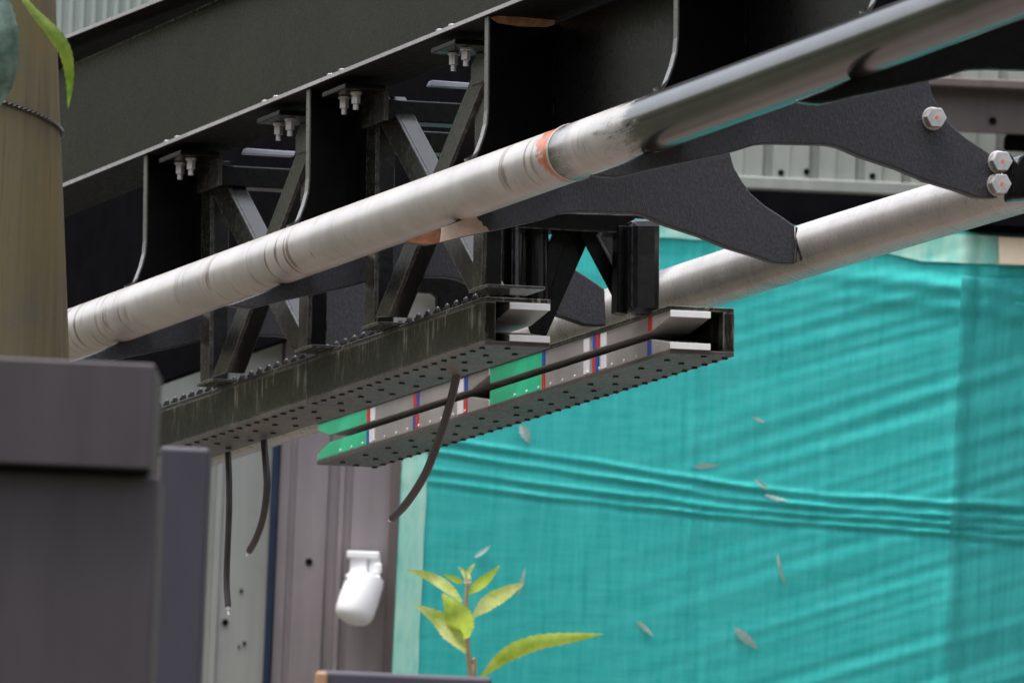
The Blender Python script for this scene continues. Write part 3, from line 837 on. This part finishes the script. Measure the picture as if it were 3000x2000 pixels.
# clamps under the flange: bracket, studs with washers and nuts, bolt heads on top of the flange
def clampset(px, py, lab, parent):
    s_, t_, n_ = onST('t', -.20, px, py)
    nf = flange_n(s_)-.0005
    e = empty('flange_clamp', W(s_, -.2, nf), lab, 'clamp', 'bolted clamps under the girder flange')
    L = .20
    nfa, nfb = flange_n(s_-L/2), flange_n(s_+L/2)
    ds = (nfb-nfa)
    MB().prism([W(s_-L/2, -.195, nfa-.036), W(s_+L/2, -.195, nfb-.036), W(s_+L/2, -.195, nfb-.022), W(s_-L/2, -.195, nfa-.022)], T*.115).build('seat_plate', M['black_matt'], e, bevel=.003)
    mb = MB()
    mb.prism([W(s_-L/2, -.085, nfa-.115), W(s_+L/2, -.085, nfb-.115), W(s_+L/2, -.085, nfb-.0365), W(s_-L/2+.04, -.085, nfa-.0365), W(s_-L/2, -.085, nfa-.06)], T*.012)
    mb.build('upright_plate', M['truss'], e, bevel=.003)
    MB().tbox(s_+L/2-.11, s_+L/2-.03, -.072, .30, nfb-.112, nfb-.055).build('cross_tube', M['black_matt'], e, bevel=.004)
    for k in (-.045, .055):
        nn = flange_n(s_+k)
        b = MB(); tt_ = -.150
        b.cyl(W(s_+k, tt_, nn-.0375), -N, .0155, .007, 16)
        o = b.build('washer', M['zinc'], e, bevel=.001)
        MB().cyl(W(s_+k, tt_, nn-.045), -N, .0125, .024, 6).build('nut', M['zinc'], e, bevel=.001)
        MB().cyl(W(s_+k, tt_, nn-.0695), -N, .0075, .016, 12).build('stud', M['zinc'], e, bevel=.001)
        MB().cyl(W(s_+k, -.185, nn+.0117), N, .014, .010, 6).build('bolt_head', M['zinc'], e, bevel=.0015)
    return e
for (px, py, lab) in ((492, 440, 'farthest bolted flange clamp, above the left post of the farther truss'), (780, 323, 'bolted flange clamp above the right post of the farther truss'),
                      (972, 244, 'bolted flange clamp above the left post of the nearer truss'), (1292, 112, 'nearest bolted flange clamp beside the rusty-welded hanger')):
    clampset(px, py, lab, None)
# added pale bars standing in for slivers of sky light over the braces
for pts_, lab in ((((722, 434), (866, 444), (862, 458), (716, 450)), 'pale sliver of sky light in the farther truss'), (((1266, 235), (1412, 246), (1408, 260), (1258, 252)), 'pale sliver of sky light in the nearer truss')):
    c = sum((Vector(q) for q in pts_), Vector((0, 0)))/4
    s_ = onST('t', .06, pts_[0][0], pts_[0][1])[0]
    o = polyS(pts_, s_, -.03).build('sky_sliver', simple('sky_sliver_tone', (.30, .31, .38), .3, 0, .15, 20), bevel=.002); tag(o, lab, 'bar', 'pale slivers of sky light')

# ---------------------------------------------------------------- end frame tying front and rear brake beams
ef = empty('end_frame', on('s', -.25, 1500, 870), 'black frame of tubes and an inverted V joining both brake beams', 'frame')
def pipeN(px0, px1, ytop, ybot, s, name, mat='column', parent=ef, k=28):
    c0 = on('s', s, (px0+px1)/2, ytop); c1 = on('s', s, (px0+px1)/2, ybot)
    r = (on('s', s, px1, ytop)-on('s', s, px0, ytop)).length/2
    return tube(name, [c0, c0.lerp(c1, .5), c1], r, M[mat], parent, k=k)
pipeN(1423, 1496, 625, 885, -.22, 'column')
pipeN(1521, 1605, 625, 885, -.30, 'column')
polyS([(1500, 640), (1512, 640), (1511, 880), (1499, 880)], -.16, -.05).build('rib', M['black'], ef, bevel=.002)
polyS([(1848, 640), (1940, 640), (1938, 925), (1847, 920)], -.14, -.06).build('column', M['column'], ef, bevel=.02)
polyS([(1812, 660), (1844, 660), (1844, 920), (1808, 915)], -.19, -.05).build('column_flange', M['black_matt'], ef, bevel=.003)
polyS([(1500, 618), (1860, 630), (1860, 682), (1840, 684), (1520, 668), (1500, 660)], -.20, -.10).build('cross_beam', M['black'], ef, bevel=.002)
def legS(lp, lq, rp, rq, name, s=-.28, leg=.05, back=True):
    mb = MB(); A = [on('s', s, *z) for z in (lp, rp, rq, lq)]
    mb.prism(A, -S*.010)
    return mb.build(name, M['black_matt'], ef, bevel=.002)
legS((1630, 660), (1530, 900), (1672, 660), (1568, 1010), 'brace')
legS((1668, 660), (1568, 1010), (1744, 660), (1594, 1000), 'brace', s=-.31)
legS((1690, 665), (1812, 898), (1738, 665), (1845, 860), 'brace', s=-.27)
polyS([(1742, 675), (1748, 675), (1850, 862), (1846, 868)], -.26, -.012).build('brace_glint', M['zinc'], ef)  # bright strip painting the highlight along the brace edge
polyS([(1748, 672), (1812, 676), (1812, 800)], -.33, -.01).build('gusset', M['tie'], ef)

# dark cross plates low behind the trusses
cp = polyS([(640, 890), (900, 890), (900, 957), (846, 982), (752, 980), (640, 975)], SK[1]-1.9, -.03).build('cross_plate', M['black_matt'], bevel=.003)
tag(cp, 'black low cross plate seen through the farther truss', 'plate')
cp = polyS([(1170, 760), (1420, 760), (1420, 980), (1285, 980), (1284, 868), (1270, 858), (1190, 852)], SK[2]-2.0, -.03).build('cross_plate', M['black_matt'], bevel=.003)
tag(cp, 'black low cross plate seen through the nearer truss', 'plate')
cp = polyS([(1150, 846), (1300, 850), (1300, 1010), (1150, 1010)], SK[2]-2.06, -.03).build('cross_plate', M['wall_grey'], bevel=.003)
tag(cp, 'small pale plate glimpsed under the black cross plate of the nearer truss', 'plate')

# ---------------------------------------------------------------- hanging cables
cables = [([(668, 1325), (671, 1400), (671, 1500), (667, 1600), (664, 1700), (668, 1776)], .0088, 'longest hanging cable, straight down in front of the grey panel'),
          ([(773, 1290), (779, 1360), (782, 1430), (772, 1510), (753, 1570), (731, 1612)], .0098, 'short curved hanging cable ending beside the dark blue strip'),
          ([(1341, 1090), (1329, 1140), (1313, 1200), (1288, 1280), (1247, 1385), (1195, 1468), (1150, 1516)], .0112, 'thick hanging cable curving down in front of the rear brake beam')]
M['ferrule'] = simple('crimped_metal', (.45, .42, .38), .4, .5, .4, 60)
for pts_, r, lab in cables:
    pa = catmull([on('t', .16, *q) for q in pts_], 6)
    e = empty('hanging_cable', pa[0], lab, 'cable', 'cut cables hanging under the front brake beam')
    tube('sheath', pa, r, M['cable'], e, k=18)
    d = (pa[-1]-pa[-3]).normalized()
    MB().cyl(pa[-1], d, r*.75, .012, 14).build('ferrule', M['ferrule'], e, bevel=.001)
    MB().cyl(pa[-1]+d*.012, d, r*.4, .012, 8).build('wire_end', M['zinc_white'], e)

# ---------------------------------------------------------------- white lamp on the mauve panel
YLm = YW-.16
M['lampwhite'] = simple('white_plastic', (.93, .93, .94), .45, 0, .02, 10)
lamp = empty('flood_lamp', onY(1060, 1700, YLm), 'white tilted lamp fixed on the mauve panel', 'lamp')
a = onY(1072, 1694, YLm); b = onY(1036, 1800, YLm-.02)
d = (b-a).normalized(); R0 = 58/PXM
rings = [(0, .90), (.02, .95), (.08, 1.0), (.122, 1.0), (.140, .95), (.152, .84), (.160, .66), (.166, .40), (.168, .02)]
ax = d; aa = ax.orthogonal().normalized(); b2 = ax.cross(aa); vs = []; fs = []; K = 32
for h_, rr in rings:
    for i in range(K):
        q = 2*math.pi*i/K; vs.append(a-d*.01+ax*h_+(aa*math.cos(q)+b2*math.sin(q))*R0*rr)
for j in range(len(rings)-1):
    for i in range(K): fs.append([j*K+i, j*K+(i+1) % K, (j+1)*K+(i+1) % K, (j+1)*K+i])
fs.append(list(range(K)))
obj('lamp_shade', vs, fs, M['lampwhite'], lamp, smooth=True, sharp=40)
upbox('mount', 1016, 1112, 1614, 1634, YLm-.03, .15, M['lampwhite'], lamp, bevel=.004)
upbox('neck', 1024, 1076, 1630, 1700, YLm-.02, .12, M['lampwhite'], lamp, bevel=.006)
upbox('hinge', 1079, 1113, 1632, 1700, YLm-.01, .10, M['lampwhite'], lamp, bevel=.006)
upbox('hinge', 1096, 1118, 1648, 1678, YLm-.032, .05, M['lampwhite'], lamp, bevel=.006)
upbox('lip', 1012, 1114, 1682, 1696, YLm-.035, .10, M['lampwhite'], lamp, bevel=.004)

# ---------------------------------------------------------------- foreground: pole, leaves, cabinet, seedling
ZP = 31.5
wm = NT('weathered_pole'); 
st = wm.noise(wm.coords(scale=(30, 30, 1.0)), 1.0, 5, .65); g = wm.noise(wm.coords(), 3.5, 5, .6); g2 = wm.noise(wm.coords(), 90, 3, .7)
c = wm.mix(wm.rng(st, .3, .7), (.066, .058, .038), (.130, .110, .066))
c = wm.mix(wm.rng(g, .42, .68, 0, .8), c, (.125, .096, .030))
c = wm.mix(wm.rng(st, .62, .75, 0, .6), c, (.035, .025, .018))
c = wm.mix(wm.rng(g2, .62, .75, 0, .3), c, (.17, .15, .11))
ck = wm.noise(wm.coords(scale=(55, 55, 1.3)), 1.0, 3, .5)
c = wm.mix(wm.rng(ck, .65, .70, 0, .35), c, (.022, .017, .012))
c = wm.mix(wm.rng(wm.noise(wm.coords(scale=(8, 8, 3)), 1.0, 3, .5),   .66, .76, 0, .3), c, (.045, .034, .022))
wm.set(Base_Color=c, Roughness=.6); wm.bump(st, .2, .006)
pole = empty('timber_pole', P(20, 2000, ZP), 'thick yellow brown pole at the left edge bound with twisted wire', 'pole')
pr_ = 195/FPX*ZP
top = P(-38, -150, ZP); bot = P(14, 1200, ZP); bot2 = bot + (bot-top)*((bot.z-0)/(top.z-bot.z)) if top.z > bot.z else bot
pp = [top + (bot2-top)*(i/24) for i in range(25)]
tube('shaft', pp, pr_, wm.m, pole, k=48)
axp = (bot-top).normalized()
cw = top + (bot-top)*((342+150)/1350)
tiltn = (axp - fw*.24 + RT*-.27).normalized()
aa = fw*-1; aa = (aa-tiltn*aa.dot(tiltn)).normalized(); bb2 = tiltn.cross(aa)
for ph in (0, math.pi):
    pts_ = []
    for i in range(241):
        q = 2*math.pi*i/240
        # ring following the pole surface on a tilted plane, with a twist
        d_ = aa*math.cos(q)+bb2*math.sin(q); perp = (d_-axp*d_.dot(axp)).length
        rr = (pr_+.004)/perp
        pts_.append(cw + d_*(rr + .0028*math.cos(q*40+ph)/perp) + axp*.0028*math.sin(q*40+ph))
    tube('binding_wire', pts_, .0030, M['darkbolt'], pole, k=8, cap=False)

M['leaf_dull'] = leaf_mat('dull_leaf', (.030, .060, .040), (.11, .165, .14), .45, .15)
M['leaf_bright'] = leaf_mat('bright_leaf', (.07, .14, .008), (.18, .24, .035), .45, .45)
M['leaf_young'] = leaf_mat('young_leaf', (.30, .42, .06), (.58, .62, .26), .45, .45)
M['leaf_young2'] = leaf_mat('young_leaf_green', (.24, .37, .025), (.42, .52, .09), .45, .45)
def leafthing(path, widths, Z, mat, name, lab, serr=.06, tilt=.2):
    pts_ = catmull([P(x, y, Z+dz) for x, y, dz in path], 8); n_ = len(pts_); vs = []; fs = []
    for i, p_ in enumerate(pts_):
        d_ = (pts_[min(i+1, n_-1)]-pts_[max(i-1, 0)]).normalized()
        f_ = i/(n_-1)*(len(widths)-1); k = min(int(f_), len(widths)-2); wv = (widths[k]+(widths[k+1]-widths[k])*(f_-k))/FPX*Z/2
        if serr: wv *= 1+serr*((i % 2)*2-1)
        sdv = d_.cross(fw).normalized(); nn = sdv.cross(d_)
        sdv = (sdv + nn*tilt).normalized()
        for sgn in (-1, -.5, 0, .5, 1): vs.append(p_+sdv*wv*sgn - fw*(-.22*abs(sgn)*wv))
    for i in range(n_-1):
        for j in range(4): fs.append([i*5+j, i*5+j+1, (i+1)*5+j+1, (i+1)*5+j])
    return vs, fs
vs, fs = leafthing([(-40, -60, 0), (0, 40, -.02), (14, 140, -.03), (8, 240, -.01), (-6, 318, .02)], [26, 80, 88, 82, 58, 5], 30.6, None, '', '')
tag(obj('leaf', vs, fs, M['leaf_dull'], smooth=True), 'broad dull blue green serrated leaf hanging at the top left edge', 'leaf')
vs, fs = leafthing([(40, -45, 0), (95, 30, -.02), (150, 90, -.03), (190, 150, -.03), (204, 230, -.02), (200, 316, .02)], [10, 22, 34, 44, 36, 22, 3], 30.5, None, '', '')
tag(obj('leaf', vs, fs, M['leaf_bright'], smooth=True), 'narrow bright green leaf curving down beside the pole', 'leaf')

ZC = 24.0
cm = NT('dusty_violet_grey_paint'); co = cm.coords()
st = cm.noise(cm.coords(scale=(7, 7, .8)), 1.0, 5, .6)
g3 = cm.noise(co, 2.0, 5, .6)
c = cm.mix(cm.rng(st, .3, .7), (.034, .026, .032), (.058, .047, .055))
c = cm.mix(cm.rng(g3, .5, .75, 0, .5), c, (.07, .06, .062))
cm.set(Base_Color=c, Roughness=.55); cm.bump(g3, .1, .004)
cab = empty('cabinet', (P(100, 1500, ZC).x, P(100, 1500, ZC).y, 0), 'out of focus dark grey cabinet with overhanging lid, lower left', 'cabinet')
def zbox(name, pa, pb, Z, depth, mat, parent=None, z0=None, **k):
    yy = P((pa[0]+pb[0])/2, (pa[1]+pb[1])/2, Z).y
    cy = (pa[1]+pb[1])/2; cx = (max(0, pa[0])+pb[0])/2
    xa = onY(pa[0], cy, yy).x; xb_ = onY(pb[0], cy, yy).x; zt_ = onY(cx, pa[1], yy).z; zb_ = onY(cx, pb[1], yy).z if z0 is None else z0
    b = MB(); b.add([(x, y, z) for z in (zb_, zt_) for x, y in ((xa, yy), (xb_, yy), (xb_, yy+depth), (xa, yy+depth))],
                    [[0,1,2,3],[4,5,6,7],[0,1,5,4],[1,2,6,5],[2,3,7,6],[3,0,4,7]])
    return b.build(name, mat, parent, **k)
zbox('body', (-700, 1384), (452, 2000), ZC+.03, .5, cm.m, cab, z0=0, bevel=.006)
zbox('lid', (-720, 1056), (448, 1366), ZC-.004, .54, cm.m, cab, bevel=.004)
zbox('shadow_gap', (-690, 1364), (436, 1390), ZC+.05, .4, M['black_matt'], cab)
ZQ = 26.5
cm2 = NT('violet_post_paint'); co = cm2.coords(); g4 = cm2.noise(cm2.coords(scale=(6, 6, 1)), 1, 5, .6)
cm2.set(Base_Color=cm2.mix(cm2.rng(g4, .3, .7), (.034, .030, .044), (.056, .050, .068)), Roughness=.55)
pq = zbox('post', (456, 1308), (600, 2000), ZQ, .25, cm2.m, z0=0, bevel=.008)
tag(pq, 'blurred violet grey post standing right of the cabinet', 'post')

# low wall at the bottom with an orange corner
lw = empty('planter_box', (P(1170, 1985, 27.5).x, P(1170, 1985, 27.5).y, 0), 'dark grey planter box edge at the bottom under the seedling', 'planter')
zbox('box', (926, 1972), (1440, 2100), 27.5, .5, cm2.m, lw, z0=0, bevel=.008)
zbox('corner_cap', (922, 1966), (958, 2060), 27.49, .06, simple('faded_orange', (.36, .20, .11), .8), lw, bevel=.006)

ZS = 29.6
sl = empty('seedling', (P(1382, 2000, ZS).x, P(1382, 2000, ZS).y, 0), 'young yellow green seedling in front of the net', 'plant')
stem = [P(1386, 2060, ZS), P(1380, 1985, ZS), P(1370, 1900, ZS), P(1368, 1830, ZS), P(1366, 1760, ZS), P(1370, 1700, ZS)]
stem = [Vector((stem[0].x, stem[0].y, 0)), Vector((stem[0].x+.01, stem[0].y, stem[0].z*.5))] + stem
tube('stem', catmull(stem, 5), .006, simple('stem_bark', (.30, .22, .13), .6), sl, k=10, rfun=lambda f: .0075-.0035*f)
leaves = [([(1352, 1762, 0), (1310, 1720, -.02), (1262, 1690, -.03), (1190, 1668, 0)], [8, 32, 36, 26, 3], 'leaf_young', .4),
          ([(1368, 1868, 0), (1352, 1830, -.05), (1332, 1790, -.07), (1296, 1738, -.05)], [14, 62, 84, 80, 44, 5], 'leaf_young2', .1),
          ([(1366, 1912, 0), (1330, 1862, -.03), (1286, 1812, -.05), (1214, 1770, -.04)], [6, 40, 62, 56, 34, 3], 'leaf_young', .35),
          ([(1384, 1806, 0), (1430, 1765, .0), (1480, 1735, -.02), (1536, 1706, -.02)], [8, 44, 50, 36, 3], 'leaf_young', -.3),
          ([(1372, 1738, 0), (1400, 1715, -.01), (1430, 1690, -.02), (1464, 1656, -.02)], [8, 30, 34, 22, 3], 'leaf_young2', -.3),
          ([(1362, 1702, 0), (1368, 1682, -.01), (1380, 1664, -.02), (1392, 1650, -.02)], [5, 14, 13, 2], 'leaf_young', .3),
          ([(1372, 1704, 0), (1362, 1684, -.01), (1352, 1668, -.02), (1342, 1660, -.02)], [5, 12, 10, 2], 'leaf_young', -.2),
          ([(1356, 1706, 0), (1338, 1698, 0), (1320, 1690, 0), (1300, 1680, 0)], [6, 18, 18, 12, 2], 'leaf_young2', .2),
          ([(1406, 1985, 0), (1480, 1920, -.02), (1570, 1882, -.03), (1680, 1866, -.03), (1768, 1856, -.02)], [6, 34, 50, 46, 36, 20, 2], 'leaf_young2', .1)]
for path, wd, mt, tl_ in leaves:
    vs, fs = leafthing(path, wd, ZS-.02, None, '', '', .07, tl_); obj('leaf', vs, fs, M[mt], sl, smooth=True)
mb = MB(); c_ = P(1370, 1702, ZS-.02); mb.dome(c_, UP, .0085, 12, 5, 2.6); mb.dome(c_, -UP, .0085, 12, 4, 1.0)
mb.build('bud', simple('pale_bud', (.72, .66, .36), .6), sl, smooth=True)
